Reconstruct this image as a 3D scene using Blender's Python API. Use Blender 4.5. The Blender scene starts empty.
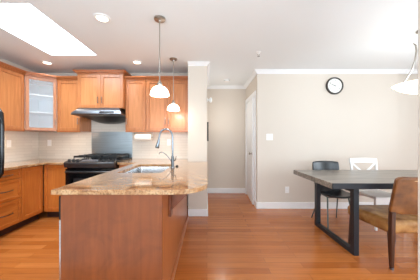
import bpy, bmesh, math, random
from mathutils import Vector, Matrix
random.seed(7)
PI = math.pi
S = bpy.context.scene
C = S.collection

# ------------------------------------------------------------------ camera, sky, light, exposure
cam_d = bpy.data.cameras.new('camera')
cam_d.sensor_width = 36
cam_d.lens = 200 / 420 * 36
cam_d.shift_x = 3 / 420
cam_d.clip_start = 0.05
cam = bpy.data.objects.new('camera', cam_d)
cam.location = (0, 0, 1.25)
cam.rotation_euler = (PI / 2, 0, 0)
C.objects.link(cam)
S.camera = cam

w = bpy.data.worlds.new('sky')
S.world = w
w.use_nodes = True
wn = w.node_tree.nodes
wn['Background'].inputs[0].default_value = (0.86, 0.93, 1.0, 1)
wn['Background'].inputs[1].default_value = 3.2

S.view_settings.view_transform = 'Standard'
S.view_settings.look = 'None'
S.view_settings.exposure = 0.05
S.view_settings.gamma = 1.0
S.view_settings.use_curve_mapping = False
S.cycles.use_denoising = True
S.cycles.max_bounces = 10
S.cycles.diffuse_bounces = 6
S.cycles.sample_clamp_indirect = 6


def area(name, loc, rot, sx, sy, power, col=(1, 1, 1), spread=None):
    d = bpy.data.lights.new(name, 'AREA')
    d.shape = 'RECTANGLE'
    d.size, d.size_y = sx, sy
    d.energy = power
    d.color = col
    if spread:
        d.spread = spread
    o = bpy.data.objects.new(name, d)
    o.location = loc
    o.rotation_euler = rot
    C.objects.link(o)
    return o


# added fills behind the camera, tilted up; daylight at side window and skylight
area('rear_left_fill', (-1.2, -2.0, 1.45), (PI / 2 + 0.8, 0, 0), 2.6, 1.5, 78, (0.72, 0.87, 1.0))
area('rear_right_fill', (2.2, -2.0, 1.35), (PI / 2 + 0.35, 0, 0), 2.4, 1.6, 70, (0.76, 0.89, 1.0))
area('daylight_side_window', (4.30, 1.3, 1.4), (PI / 2 + 0.15, 0, PI / 2 + 0.25), 1.9, 1.3, 62, (0.78, 0.90, 1.0))
area('daylight_skylight', (-1.99, 2.425, 2.93), (0, 0, 0), 0.60, 1.05, 54, (0.78, 0.90, 1.0))


# ------------------------------------------------------------------ material helpers
def lin(c):
    r = []
    for v in c[:3]:
        v /= 255
        r.append(v / 12.92 if v <= 0.04045 else ((v + 0.055) / 1.055) ** 2.4)
    return (*r, 1)


def new_mat(name):
    m = bpy.data.materials.new(name)
    m.use_nodes = True
    nt = m.node_tree
    return m, nt, nt.nodes['Principled BSDF']


def plain(name, col, rough=0.5, metal=0.0, coat=0.0, spec=None, emit=None, es=0.0, bump=0.0, bscale=60):
    m, nt, b = new_mat(name)
    b.inputs['Base Color'].default_value = lin(col)
    b.inputs['Roughness'].default_value = rough
    b.inputs['Metallic'].default_value = metal
    b.inputs['Coat Weight'].default_value = coat
    if spec is not None:
        b.inputs['Specular IOR Level'].default_value = spec
    if emit:
        b.inputs['Emission Color'].default_value = lin(emit)
        b.inputs['Emission Strength'].default_value = es
    tc = nt.nodes.new('ShaderNodeTexCoord')
    n = nt.nodes.new('ShaderNodeTexNoise')
    n.inputs['Scale'].default_value = bscale
    n.inputs['Detail'].default_value = 3
    nt.links.new(tc.outputs['Object'], n.inputs['Vector'])
    mr = nt.nodes.new('ShaderNodeMapRange')
    mr.inputs['To Min'].default_value = max(0.02, rough - 0.04)
    mr.inputs['To Max'].default_value = min(1, rough + 0.04)
    nt.links.new(n.outputs['Fac'], mr.inputs['Value'])
    nt.links.new(mr.outputs['Result'], b.inputs['Roughness'])
    if bump:
        bp = nt.nodes.new('ShaderNodeBump')
        bp.inputs['Strength'].default_value = bump
        bp.inputs['Distance'].default_value = 0.002
        nt.links.new(n.outputs['Fac'], bp.inputs['Height'])
        nt.links.new(bp.outputs['Normal'], b.inputs['Normal'])
    return m


def ramp(nt, stops):
    r = nt.nodes.new('ShaderNodeValToRGB')
    e = r.color_ramp.elements
    while len(e) < len(stops):
        e.new(0.5)
    for k, (p, c) in enumerate(stops):
        e[k].position = p
        e[k].color = lin(c)
    return r


def wood(name, dark, light, grain=(16, 16, 1.3), rough=0.32, figure=0.0, coat=0.15, dist=1.2):
    m, nt, b = new_mat(name)
    tc = nt.nodes.new('ShaderNodeTexCoord')
    oi = nt.nodes.new('ShaderNodeObjectInfo')
    ad = nt.nodes.new('ShaderNodeVectorMath')
    ad.operation = 'ADD'
    mul = nt.nodes.new('ShaderNodeMath')
    mul.operation = 'MULTIPLY'
    mul.inputs[1].default_value = 7.3
    nt.links.new(oi.outputs['Random'], mul.inputs[0])
    nt.links.new(tc.outputs['Object'], ad.inputs[0])
    nt.links.new(mul.outputs[0], ad.inputs[1])
    mp = nt.nodes.new('ShaderNodeMapping')
    mp.inputs['Scale'].default_value = grain
    nt.links.new(ad.outputs[0], mp.inputs['Vector'])
    n = nt.nodes.new('ShaderNodeTexNoise')
    n.inputs['Scale'].default_value = 1.6
    n.inputs['Detail'].default_value = 6
    n.inputs['Distortion'].default_value = dist
    nt.links.new(mp.outputs[0], n.inputs['Vector'])
    mid = tuple((a + c) / 2 for a, c in zip(dark, light))
    r = ramp(nt, [(0.3, dark), (0.5, mid), (0.7, light)])
    nt.links.new(n.outputs['Fac'], r.inputs['Fac'])
    out = r.outputs['Color']
    if figure:
        n2 = nt.nodes.new('ShaderNodeTexNoise')
        n2.inputs['Scale'].default_value = 3.6
        n2.inputs['Detail'].default_value = 4
        n2.inputs['Distortion'].default_value = 2.2
        nt.links.new(tc.outputs['Object'], n2.inputs['Vector'])
        r2 = ramp(nt, [(0.34, tuple(v * 0.84 for v in dark)), (0.5, mid), (0.66, light)])
        nt.links.new(n2.outputs['Fac'], r2.inputs['Fac'])
        mx = nt.nodes.new('ShaderNodeMix')
        mx.data_type = 'RGBA'
        mx.inputs['Factor'].default_value = figure
        nt.links.new(out, mx.inputs['A'])
        nt.links.new(r2.outputs['Color'], mx.inputs['B'])
        out = mx.outputs['Result']
    nt.links.new(out, b.inputs['Base Color'])
    b.inputs['Roughness'].default_value = rough
    b.inputs['Coat Weight'].default_value = coat
    b.inputs['Coat Roughness'].default_value = 0.2
    return m


def floor_mat():
    m, nt, b = new_mat('oiled_plank_floor')
    tc = nt.nodes.new('ShaderNodeTexCoord')
    br = nt.nodes.new('ShaderNodeTexBrick')
    br.offset = 0.37
    br.inputs['Scale'].default_value = 1
    br.inputs['Brick Width'].default_value = 0.95
    br.inputs['Row Height'].default_value = 0.085
    br.inputs['Mortar Size'].default_value = 0.0012
    br.inputs['Mortar Smooth'].default_value = 0.2
    br.inputs['Bias'].default_value = 0.0
    br.inputs['Color1'].default_value = lin((172, 94, 38))
    br.inputs['Color2'].default_value = lin((202, 122, 60))
    br.inputs['Mortar'].default_value = lin((104, 54, 26))
    nt.links.new(tc.outputs['Object'], br.inputs['Vector'])
    mp = nt.nodes.new('ShaderNodeMapping')
    mp.inputs['Scale'].default_value = (1.6, 26, 1)
    nt.links.new(tc.outputs['Object'], mp.inputs['Vector'])
    n = nt.nodes.new('ShaderNodeTexNoise')
    n.inputs['Scale'].default_value = 1.5
    n.inputs['Detail'].default_value = 6
    n.inputs['Distortion'].default_value = 0.8
    nt.links.new(mp.outputs[0], n.inputs['Vector'])
    r = ramp(nt, [(0.3, (150, 138, 130)), (0.55, (235, 232, 230)), (0.8, (255, 255, 255))])
    nt.links.new(n.outputs['Fac'], r.inputs['Fac'])
    mx = nt.nodes.new('ShaderNodeMix')
    mx.data_type = 'RGBA'
    mx.blend_type = 'MULTIPLY'
    mx.inputs['Factor'].default_value = 0.3
    nt.links.new(br.outputs['Color'], mx.inputs['A'])
    nt.links.new(r.outputs['Color'], mx.inputs['B'])
    nt.links.new(mx.outputs['Result'], b.inputs['Base Color'])
    b.inputs['Roughness'].default_value = 0.24
    b.inputs['Coat Weight'].default_value = 0.25
    b.inputs['Coat Roughness'].default_value = 0.12
    return m


def granite_mat():
    m, nt, b = new_mat('golden_granite')
    tc = nt.nodes.new('ShaderNodeTexCoord')
    mp = nt.nodes.new('ShaderNodeMapping')
    mp.inputs['Rotation'].default_value = (0, 0, 0.5)
    mp.inputs['Scale'].default_value = (1, 2.1, 1)
    nt.links.new(tc.outputs['Object'], mp.inputs['Vector'])
    n1 = nt.nodes.new('ShaderNodeTexNoise')
    n1.inputs['Scale'].default_value = 5
    n1.inputs['Detail'].default_value = 8
    n1.inputs['Roughness'].default_value = 0.65
    n1.inputs['Distortion'].default_value = 2.0
    nt.links.new(mp.outputs[0], n1.inputs['Vector'])
    r1 = ramp(nt, [(0.28, (98, 62, 42)), (0.42, (164, 116, 76)), (0.54, (192, 150, 108)), (0.75, (212, 184, 148))])
    nt.links.new(n1.outputs['Fac'], r1.inputs['Fac'])
    n2 = nt.nodes.new('ShaderNodeTexNoise')
    n2.inputs['Scale'].default_value = 85
    n2.inputs['Detail'].default_value = 4
    nt.links.new(tc.outputs['Object'], n2.inputs['Vector'])
    r2 = ramp(nt, [(0.34, (84, 66, 58)), (0.47, (225, 215, 205)), (0.7, (255, 252, 246))])
    nt.links.new(n2.outputs['Fac'], r2.inputs['Fac'])
    mx = nt.nodes.new('ShaderNodeMix')
    mx.data_type = 'RGBA'
    mx.blend_type = 'MULTIPLY'
    mx.inputs['Factor'].default_value = 0.55
    nt.links.new(r1.outputs['Color'], mx.inputs['A'])
    nt.links.new(r2.outputs['Color'], mx.inputs['B'])
    nt.links.new(mx.outputs['Result'], b.inputs['Base Color'])
    b.inputs['Roughness'].default_value = 0.07
    b.inputs['Coat Weight'].default_value = 0.4
    b.inputs['Coat Roughness'].default_value = 0.03
    return m


def tile_mat():
    m, nt, b = new_mat('cream_wall_tile')
    tc = nt.nodes.new('ShaderNodeTexCoord')
    sx = nt.nodes.new('ShaderNodeSeparateXYZ')
    nt.links.new(tc.outputs['Object'], sx.inputs[0])
    ad = nt.nodes.new('ShaderNodeMath')
    nt.links.new(sx.outputs['X'], ad.inputs[0])
    nt.links.new(sx.outputs['Y'], ad.inputs[1])
    cb = nt.nodes.new('ShaderNodeCombineXYZ')
    nt.links.new(ad.outputs[0], cb.inputs['X'])
    nt.links.new(sx.outputs['Z'], cb.inputs['Y'])
    br = nt.nodes.new('ShaderNodeTexBrick')
    br.offset = 0.5
    br.inputs['Scale'].default_value = 1
    br.inputs['Brick Width'].default_value = 0.30
    br.inputs['Row Height'].default_value = 0.05
    br.inputs['Mortar Size'].default_value = 0.0016
    br.inputs['Color1'].default_value = lin((222, 214, 203))
    br.inputs['Color2'].default_value = lin((215, 207, 196))
    br.inputs['Mortar'].default_value = lin((196, 187, 176))
    nt.links.new(cb.outputs[0], br.inputs['Vector'])
    nt.links.new(br.outputs['Color'], b.inputs['Base Color'])
    b.inputs['Roughness'].default_value = 0.25
    return m


def brushed(name, col, rough, scale=(1.5, 1.5, 160)):
    m, nt, b = new_mat(name)
    tc = nt.nodes.new('ShaderNodeTexCoord')
    mp = nt.nodes.new('ShaderNodeMapping')
    mp.inputs['Scale'].default_value = scale
    nt.links.new(tc.outputs['Object'], mp.inputs['Vector'])
    n = nt.nodes.new('ShaderNodeTexNoise')
    n.inputs['Scale'].default_value = 2
    n.inputs['Detail'].default_value = 4
    nt.links.new(mp.outputs[0], n.inputs['Vector'])
    r = ramp(nt, [(0.3, tuple(v * 0.9 for v in col)), (0.7, tuple(min(255, v * 1.08) for v in col))])
    nt.links.new(n.outputs['Fac'], r.inputs['Fac'])
    nt.links.new(r.outputs['Color'], b.inputs['Base Color'])
    b.inputs['Metallic'].default_value = 1
    b.inputs['Roughness'].default_value = rough
    return m


def leather_mat(name, dark, light, rough=0.38):
    m, nt, b = new_mat(name)
    tc = nt.nodes.new('ShaderNodeTexCoord')
    n = nt.nodes.new('ShaderNodeTexNoise')
    n.inputs['Scale'].default_value = 9
    n.inputs['Detail'].default_value = 5
    nt.links.new(tc.outputs['Object'], n.inputs['Vector'])
    r = ramp(nt, [(0.35, dark), (0.68, light)])
    nt.links.new(n.outputs['Fac'], r.inputs['Fac'])
    nt.links.new(r.outputs['Color'], b.inputs['Base Color'])
    v = nt.nodes.new('ShaderNodeTexVoronoi')
    v.inputs['Scale'].default_value = 220
    nt.links.new(tc.outputs['Object'], v.inputs['Vector'])
    bp = nt.nodes.new('ShaderNodeBump')
    bp.inputs['Strength'].default_value = 0.15
    bp.inputs['Distance'].default_value = 0.001
    nt.links.new(v.outputs['Distance'], bp.inputs['Height'])
    nt.links.new(bp.outputs['Normal'], b.inputs['Normal'])
    b.inputs['Roughness'].default_value = rough
    return m


def pane_mat(name, haze, tint=(235, 243, 248)):
    m, nt, b = new_mat(name)
    b.inputs['Base Color'].default_value = lin(tint)
    b.inputs['Roughness'].default_value = 0.08
    tr = nt.nodes.new('ShaderNodeBsdfTransparent')
    mx = nt.nodes.new('ShaderNodeMixShader')
    mx.inputs[0].default_value = haze
    nt.links.new(tr.outputs[0], mx.inputs[1])
    nt.links.new(b.outputs[0], mx.inputs[2])
    nt.links.new(mx.outputs[0], nt.nodes['Material Output'].inputs['Surface'])
    return m


M = {
    'wall': plain('warm_greige_paint', (213, 203, 191), 0.75, bump=0.05, bscale=180),
    'ceiling': plain('white_ceiling_paint', (232, 235, 236), 0.85, bump=0.05, bscale=150),
    'bounce_floor': plain('pale_bounce_floor', (222, 221, 218), 0.95, bump=0.4, bscale=240),
    'trim': plain('white_trim_paint', (238, 239, 240), 0.4),
    'floor': floor_mat(),
    'maple': wood('honey_maple', (164, 98, 54), (190, 122, 74)),
    'maple_base': wood('amber_maple', (178, 94, 34), (198, 114, 46)),
    'maple_panel': wood('honey_maple_panel', (176, 110, 62), (200, 132, 82)),
    'maple_base_panel': wood('amber_maple_panel', (186, 102, 40), (202, 120, 52)),
    'maple_drawer_panel': wood('amber_maple_drawer_panel', (186, 102, 40), (202, 120, 52), grain=(1.3, 16, 16)),
    'maple_cornice': wood('amber_maple_moulding', (156, 88, 46), (186, 112, 62), grain=(1.3, 16, 16)),
    'maple_drawer': wood('amber_maple_drawer', (178, 94, 34), (198, 114, 46), grain=(1.3, 16, 16)),
    'cherry': wood('figured_cherry_veneer', (112, 53, 18), (136, 70, 27), grain=(12, 12, 0.8), rough=0.34, figure=0.3),
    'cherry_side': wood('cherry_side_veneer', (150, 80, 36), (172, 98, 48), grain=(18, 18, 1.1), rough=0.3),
    'corbel_wood': wood('shade_darkened_cherry', (104, 50, 22), (124, 64, 30), rough=0.4),  # same cherry darkened, the corbel's shaded face put into its colour
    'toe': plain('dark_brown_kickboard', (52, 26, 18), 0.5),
    'granite': granite_mat(),
    'tile': tile_mat(),
    'splash': brushed('blue_grey_steel', (178, 189, 196), 0.36),
    'steel': brushed('brushed_stainless', (200, 202, 204), 0.24, (2, 2, 90)),
    'hood_steel': brushed('hood_stainless', (118, 120, 125), 0.36, (2, 2, 70)),
    'dark_steel': plain('dark_filter_steel', (84, 84, 86), 0.35, 0.9),
    'chrome': plain('polished_chrome', (118, 124, 130), 0.1, 1.0),
    'nickel': plain('brushed_nickel', (170, 164, 156), 0.3, 1.0),
    'handle_nickel': plain('dark_nickel', (128, 120, 112), 0.28, 1.0),
    'black_gloss': plain('black_enamel', (16, 16, 18), 0.12),
    'black_iron': plain('cast_iron', (22, 22, 23), 0.5),
    'black_panel': plain('black_panel', (48, 46, 47), 0.24),
    'black_steel': plain('black_powder_coated_steel', (26, 29, 36), 0.42),
    'grey_metal': plain('grey_green_metal', (96, 102, 98), 0.4, 0.6),
    'white_plastic': plain('white_plastic', (240, 240, 238), 0.35),
    'grey_plastic': plain('grey_plastic', (150, 150, 150), 0.4),
    'white_lining': plain('white_melamine', (236, 240, 244), 0.5),
    'white_paint': plain('white_painted_wood', (238, 238, 236), 0.4),
    'paper': plain('white_paper', (242, 240, 236), 0.9, bump=0.2, bscale=120),
    'pane': pane_mat('hazy_cabinet_glass', 0.2),
    'clear': pane_mat('clear_glass', 0.06),
    'shade': plain('lit_white_glass', (250, 247, 240), 0.3, emit=(255, 247, 232), es=3.5),
    'bowl': plain('lit_alabaster_glass', (250, 246, 236), 0.3, emit=(255, 246, 230), es=1.6),
    'lens': plain('lit_lamp_lens', (255, 250, 240), 0.4, emit=(255, 244, 224), es=4.0),
    'leather': leather_mat('cognac_leather', (98, 54, 20), (146, 90, 40), 0.28),
    'leather_seat': leather_mat('glare_lightened_leather', (132, 84, 40), (184, 136, 82), 0.26),  # chair leather lightened, painting the glare on the seat
    'leather_trim': plain('pale_leather_welt', (214, 176, 126), 0.5),
    'black_leather': leather_mat('black_leather', (34, 37, 40), (52, 56, 60), 0.3),
    'walnut': wood('dark_walnut', (52, 28, 18), (84, 48, 30), grain=(20, 20, 1.2), rough=0.35),
    'tabletop': wood('weathered_grey_oak', (92, 85, 77), (158, 148, 137), grain=(1.2, 18, 18), rough=0.3, coat=0.1),
    'table_end': wood('weathered_oak_end', (78, 68, 60), (112, 98, 86), grain=(10, 10, 10), rough=0.5, coat=0),
    'clock_rim': plain('dark_bronze_rim', (76, 72, 69), 0.4, 0.3),
    'clock_face': plain('off_white_dial', (240, 240, 234), 0.5),
    'ink': plain('black_ink', (28, 28, 28), 0.6),
    'dark_frame': plain('dark_picture_frame', (40, 34, 30), 0.4),
    'art': plain('pale_picture_paper', (180, 170, 158), 0.7),
    'display': plain('grey_display_window', (88, 88, 92), 0.2),
}


# ------------------------------------------------------------------ mesh helpers
class MB:
    def __init__(self):
        self.bm = bmesh.new()

    def box(self, x0, x1, y0, y1, z0, z1):
        v = [self.bm.verts.new((x, y, z)) for x in (x0, x1) for y in (y0, y1) for z in (z0, z1)]
        for f in ((0, 1, 3, 2), (4, 6, 7, 5), (0, 4, 5, 1), (2, 3, 7, 6), (0, 2, 6, 4), (1, 5, 7, 3)):
            self.bm.faces.new([v[i] for i in f])
        return self

    def prism(self, poly, lo, hi, axis='z'):
        def P(a, b, t):
            return {'z': (a, b, t), 'x': (t, a, b), 'y': (a, t, b)}[axis]
        A = [self.bm.verts.new(P(a, b, lo)) for a, b in poly]
        B = [self.bm.verts.new(P(a, b, hi)) for a, b in poly]
        n = len(poly)
        self.bm.faces.new(A[::-1])
        self.bm.faces.new(B)
        for i in range(n):
            self.bm.faces.new((A[i], A[(i + 1) % n], B[(i + 1) % n], B[i]))
        return self

    def ring_tube(self, pts, radii, seg=10, cap=True):
        pts = [Vector(p) for p in pts]
        if not isinstance(radii, (list, tuple)):
            radii = [radii] * len(pts)
        rings = []
        prev = None
        for i, p in enumerate(pts):
            t = (pts[min(i + 1, len(pts) - 1)] - pts[max(i - 1, 0)]).normalized()
            if prev is None:
                a = Vector((0, 0, 1)) if abs(t.z) < 0.9 else Vector((1, 0, 0))
                u = t.cross(a).normalized()
            else:
                u = (prev - t * prev.dot(t)).normalized()
            prev = u
            v = t.cross(u)
            rings.append([self.bm.verts.new(p + (u * math.cos(2 * PI * k / seg) + v * math.sin(2 * PI * k / seg)) * radii[i]) for k in range(seg)])
        for a, b in zip(rings, rings[1:]):
            for k in range(seg):
                self.bm.faces.new((a[k], a[(k + 1) % seg], b[(k + 1) % seg], b[k]))
        if cap:
            self.bm.faces.new(rings[0][::-1])
            self.bm.faces.new(rings[-1])
        return self

    def bar(self, p0, p1, sx, sy, tx=None, ty=None):
        """square section bar, section along world x/y-ish, may taper"""
        tx = tx or sx
        ty = ty or sy
        p0, p1 = Vector(p0), Vector(p1)
        t = (p1 - p0).normalized()
        u = Vector((1, 0, 0))
        u = (u - t * u.dot(t)).normalized() if abs(t.x) < 0.95 else Vector((0, 0, 1))
        v = t.cross(u)
        q = []
        for p, a, b in ((p0, sx, sy), (p1, tx, ty)):
            q.append([self.bm.verts.new(p + u * a / 2 * i + v * b / 2 * j) for i, j in ((-1, -1), (1, -1), (1, 1), (-1, 1))])
        a, b = q
        self.bm.faces.new(a[::-1])
        self.bm.faces.new(b)
        for k in range(4):
            self.bm.faces.new((a[k], a[(k + 1) % 4], b[(k + 1) % 4], b[k]))
        return self

    def lathe(self, prof, c=(0, 0, 0), seg=28, axis='z'):
        """prof: list of (r, h)"""
        def P(r, h, a):
            x, y = r * math.cos(a), r * math.sin(a)
            q = {'z': (x, y, h), 'y': (x, h, y), 'x': (h, x, y)}[axis]
            return (q[0] + c[0], q[1] + c[1], q[2] + c[2])
        rows = []
        for r, h in prof:
            if r < 1e-5:
                rows.append([self.bm.verts.new(P(0, h, 0))])
            else:
                rows.append([self.bm.verts.new(P(r, h, 2 * PI * k / seg)) for k in range(seg)])
        for a, b in zip(rows, rows[1:]):
            for k in range(seg):
                l = (k + 1) % seg
                if len(a) == 1 and len(b) == 1:
                    continue
                if len(a) == 1:
                    self.bm.faces.new((a[0], b[l], b[k]))
                elif len(b) == 1:
                    self.bm.faces.new((a[k], a[l], b[0]))
                else:
                    self.bm.faces.new((a[k], a[l], b[l], b[k]))
        return self

    def sheet(self, fn, nu, nv, thick):
        """two offset layers of a surface fn(u,v)->Vector, closed at the rim"""
        P = [[Vector(fn(i / nu, j / nv)) for j in range(nv + 1)] for i in range(nu + 1)]
        top, bot = [], []
        for i in range(nu + 1):
            rt, rb = [], []
            for j in range(nv + 1):
                du = P[min(i + 1, nu)][j] - P[max(i - 1, 0)][j]
                dv = P[i][min(j + 1, nv)] - P[i][max(j - 1, 0)]
                n = du.cross(dv).normalized()
                rt.append(self.bm.verts.new(P[i][j] + n * thick / 2))
                rb.append(self.bm.verts.new(P[i][j] - n * thick / 2))
            top.append(rt)
            bot.append(rb)
        for i in range(nu):
            for j in range(nv):
                self.bm.faces.new((top[i][j], top[i + 1][j], top[i + 1][j + 1], top[i][j + 1]))
                self.bm.faces.new((bot[i][j], bot[i][j + 1], bot[i + 1][j + 1], bot[i + 1][j]))
        rim = [(i, 0) for i in range(nu)] + [(nu, j) for j in range(nv)] + [(i, nv) for i in range(nu, 0, -1)] + [(0, j) for j in range(nv, 0, -1)]
        for k in range(len(rim)):
            a, b = rim[k], rim[(k + 1) % len(rim)]
            self.bm.faces.new((top[a[0]][a[1]], bot[a[0]][a[1]], bot[b[0]][b[1]], top[b[0]][b[1]]))
        return self

    def plate(self, outer, holes, z0, z1):
        bm = self.bm
        loops = []
        for lp in [outer] + holes:
            vs = [bm.verts.new((x, y, z1)) for x, y in lp]
            loops += [bm.edges.new((vs[i], vs[(i + 1) % len(vs)])) for i in range(len(vs))]
        g = bmesh.ops.triangle_fill(bm, use_beauty=True, use_dissolve=False, edges=loops)
        faces = [f for f in g['geom'] if isinstance(f, bmesh.types.BMFace)]
        e = bmesh.ops.extrude_face_region(bm, geom=faces)
        for v in [q for q in e['geom'] if isinstance(q, bmesh.types.BMVert)]:
            v.co.z = z0
        return self

    def build(self, name, mat, parent=None, bevel=0.0, smooth=False, seg=2, subsurf=0, off=(0, 0, 0)):
        bm = self.bm
        bmesh.ops.recalc_face_normals(bm, faces=bm.faces)
        if any(off):
            bmesh.ops.translate(bm, verts=bm.verts, vec=off)
        me = bpy.data.meshes.new(name)
        bm.to_mesh(me)
        bm.free()
        me.materials.append(M[mat] if isinstance(mat, str) else mat)
        o = bpy.data.objects.new(name, me)
        C.objects.link(o)
        if parent:
            o.parent = parent
        if bevel:
            b = o.modifiers.new('edge', 'BEVEL')
            b.width = bevel
            b.segments = seg
            b.limit_method = 'ANGLE'
            b.angle_limit = math.radians(40)
            b.harden_normals = True
        if subsurf:
            s = o.modifiers.new('soft', 'SUBSURF')
            s.levels = s.render_levels = subsurf
        if smooth or bevel or subsurf:
            me.polygons.foreach_set('use_smooth', [True] * len(me.polygons))
            if not subsurf:
                e = o.data
                for ed in e.edges:
                    pass
                try:
                    e.set_sharp_from_angle(angle=math.radians(38))
                except Exception:
                    pass
        return o


def thing(name, label, cat, loc=(0, 0, 0), rot=0, group=None):
    o = bpy.data.objects.new(name, None)
    o.empty_display_size = 0.1
    o.location = loc
    o.rotation_euler = (0, 0, rot)
    C.objects.link(o)
    return tag(o, label, cat, group)


def tag(o, label, cat, group=None):
    o['label'] = label
    o['category'] = cat
    if group:
        o['group'] = group
    return o


def struct(o):
    o['kind'] = 'structure'
    return o


def dup(root, loc, label, rot=0):
    r = root.copy()
    C.objects.link(r)
    r.location = loc
    r.rotation_euler = (0, 0, rot)
    r['label'] = label
    for ch in list(root.children):
        c = ch.copy()
        C.objects.link(c)
        c.parent = r
        for g in list(ch.children):
            d = g.copy()
            C.objects.link(d)
            d.parent = c
    return r


# ------------------------------------------------------------------ the room
H = 2.52
XL, XR = -3.2, 4.5
YB, YD, YH, YF = 3.8, 3.65, 4.72, -2.4      # kitchen back, dining wall, hall end, rear wall
T = 0.12
SKX0, SKX1, SKY0, SKY1 = -2.33, -1.65, 1.86, 2.99
PX0, PX1, PY = -0.313, 0.0, 3.29            # wall pier between kitchen and hall
HX = 0.917

struct(MB().box(XL - T, XR + T, 0.9, YH + T, -0.1, 0).build('floor', 'floor'))
struct(MB().box(XL - T, XR + T, YF - T, 0.899, -0.1, 0).build('floor_bounce', 'bounce_floor'))  # unseen pale floor, added to bounce neutral light onto the ceiling
cl = MB()
cl.plate([(XL - T, YF - T), (XR + T, YF - T), (XR + T, YH + T), (XL - T, YH + T)],
         [[(SKX0, SKY0), (SKX1, SKY0), (SKX1, SKY1), (SKX0, SKY1)]], H, H + 0.1)
struct(cl.build('ceiling', 'ceiling'))
struct(MB().box(XL - T, XL, YF, YB + T, 0, H).build('wall_left', 'wall'))
struct(MB().box(XL, PX0, YB, YB + T, 0, H).build('wall_kitchen', 'wall'))
struct(MB().box(PX0, PX1, PY, YH, 0, H).build('wall_pier', 'wall'))
struct(MB().box(PX0, XR, YH, YH + T, 0, H).build('wall_hall', 'wall'))
struct(MB().box(HX, 3.48, YD, YD + T, 0, H).build('wall_dining', 'wall'))
struct(MB().box(3.48, XR, YD + 0.035, YD + T, 0, H).build('wall_dining_recess', 'wall'))
# hall side wall with a doorway
DY0, DY1, DZ = 3.82, 4.60, 2.09
struct(MB().box(HX, HX + T, YD + T, DY0, 0, H).box(HX, HX + T, DY1, YH, 0, H).box(HX, HX + T, DY0, DY1, DZ, H).build('wall_hall_side', 'wall'))
struct(MB().box(2.3, 2.3 + T, YD + T, YH, 0, H).build('wall_closet', 'wall'))
# side wall and rear wall with window openings, the rear ones added for light
struct(MB().box(XR, XR + T, YF, 0.55, 0, H).box(XR, XR + T, 2.65, YH, 0, H).box(XR, XR + T, 0.55, 2.65, 0, 0.6)
       .box(XR, XR + T, 0.55, 2.65, 2.2, H).build('wall_right', 'wall'))
struct(MB().box(XL, -2.55, YF - T, YF, 0, H).box(0.15, 0.95, YF - T, YF, 0, H).box(3.45, XR, YF - T, YF, 0, H)
       .box(-2.55, 0.15, YF - T, YF, 0, 0.55).box(-2.55, 0.15, YF - T, YF, 2.35, H).box(0.95, 3.45, YF - T, YF, 0, 0.25)
       .box(0.95, 3.45, YF - T, YF, 2.35, H).build('wall_rear', 'wall'))
struct(MB().box(1.052, 1.40, 0.70, 1.0, 0, H).build('wall_opening', 'wall', bevel=0.004))


def win(name, x0, x1, z0, z1, fixed, axis):
    f = 0.05
    b = MB()
    for a0, a1, c0, c1 in ((x0, x1, z0, z0 + f), (x0, x1, z1 - f, z1), (x0, x0 + f, z0 + f, z1 - f), (x1 - f, x1, z0 + f, z1 - f),
                           ((x0 + x1) / 2 - f / 2, (x0 + x1) / 2 + f / 2, z0 + f, z1 - f)):
        if axis == 'y':
            b.box(a0, a1, fixed, fixed + 0.05, c0, c1)
        else:
            b.box(fixed, fixed + 0.05, a0, a1, c0, c1)
    struct(b.build(name, 'trim'))


win('added_window_1', -2.55, 0.15, 0.55, 2.35, YF - 0.09, 'y')  # unseen rear windows, added to let daylight in
win('added_window_2', 0.95, 3.45, 0.25, 2.35, YF - 0.09, 'y')
win('window_3', 0.55, 2.65, 0.6, 2.2, XR + 0.04, 'x')
# skylight: plastered shaft, frame and pane
ST = 3.0
sk = MB()
t = 0.06
sk.box(SKX0 - t, SKX0, SKY0 - t, SKY1 + t, H + 0.1, ST).box(SKX1, SKX1 + t, SKY0 - t, SKY1 + t, H + 0.1, ST)
sk.box(SKX0, SKX1, SKY0 - t, SKY0, H + 0.1, ST).box(SKX0, SKX1, SKY1, SKY1 + t, H + 0.1, ST)
struct(sk.build('wall_skylight', 'ceiling'))
sw = struct(MB().box(SKX0 - t, SKX1 + t, SKY0 - t, SKY0 + 0.03, ST, ST + 0.06).box(SKX0 - t, SKX1 + t, SKY1 - 0.03, SKY1 + t, ST, ST + 0.06)
            .box(SKX0 - t, SKX0 + 0.03, SKY0 + 0.03, SKY1 - 0.03, ST, ST + 0.06).box(SKX1 - 0.03, SKX1 + t, SKY0 + 0.03, SKY1 - 0.03, ST, ST + 0.06).build('window_4', 'trim'))
MB().box(SKX0 + 0.03, SKX1 - 0.03, SKY0 + 0.03, SKY1 - 0.03, ST + 0.02, ST + 0.03).build('pane', 'clear', sw)

# baseboards
BH, BT = 0.115, 0.016


def bb(name, *boxes):
    b = MB()
    for x0, x1, y0, y1 in boxes:
        b.box(x0, x1, y0, y1, 0, BH)
    struct(b.build(name, 'trim', bevel=0.004))


bb('baseboard_dining', (HX - BT, 3.48, YD - BT, YD), (HX - BT, HX, YD, YD + 0.12), (3.48, XR, YD - BT + 0.035, YD + 0.035))
bb('baseboard_hall', (PX1 + BT, HX, YH - BT, YH), (HX - BT, HX, 4.69, YH - BT))
bb('baseboard_pier', (PX0, PX1 + BT, PY - BT, PY), (PX1, PX1 + BT, PY, YH))

# crown mouldings: a stepped profile (out from the wall, down from the ceiling)
CP = [(0, 0), (0.07, 0), (0.07, -0.012), (0.055, -0.022), (0.032, -0.045), (0.018, -0.062), (0.018, -0.076), (0, -0.076)]


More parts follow.
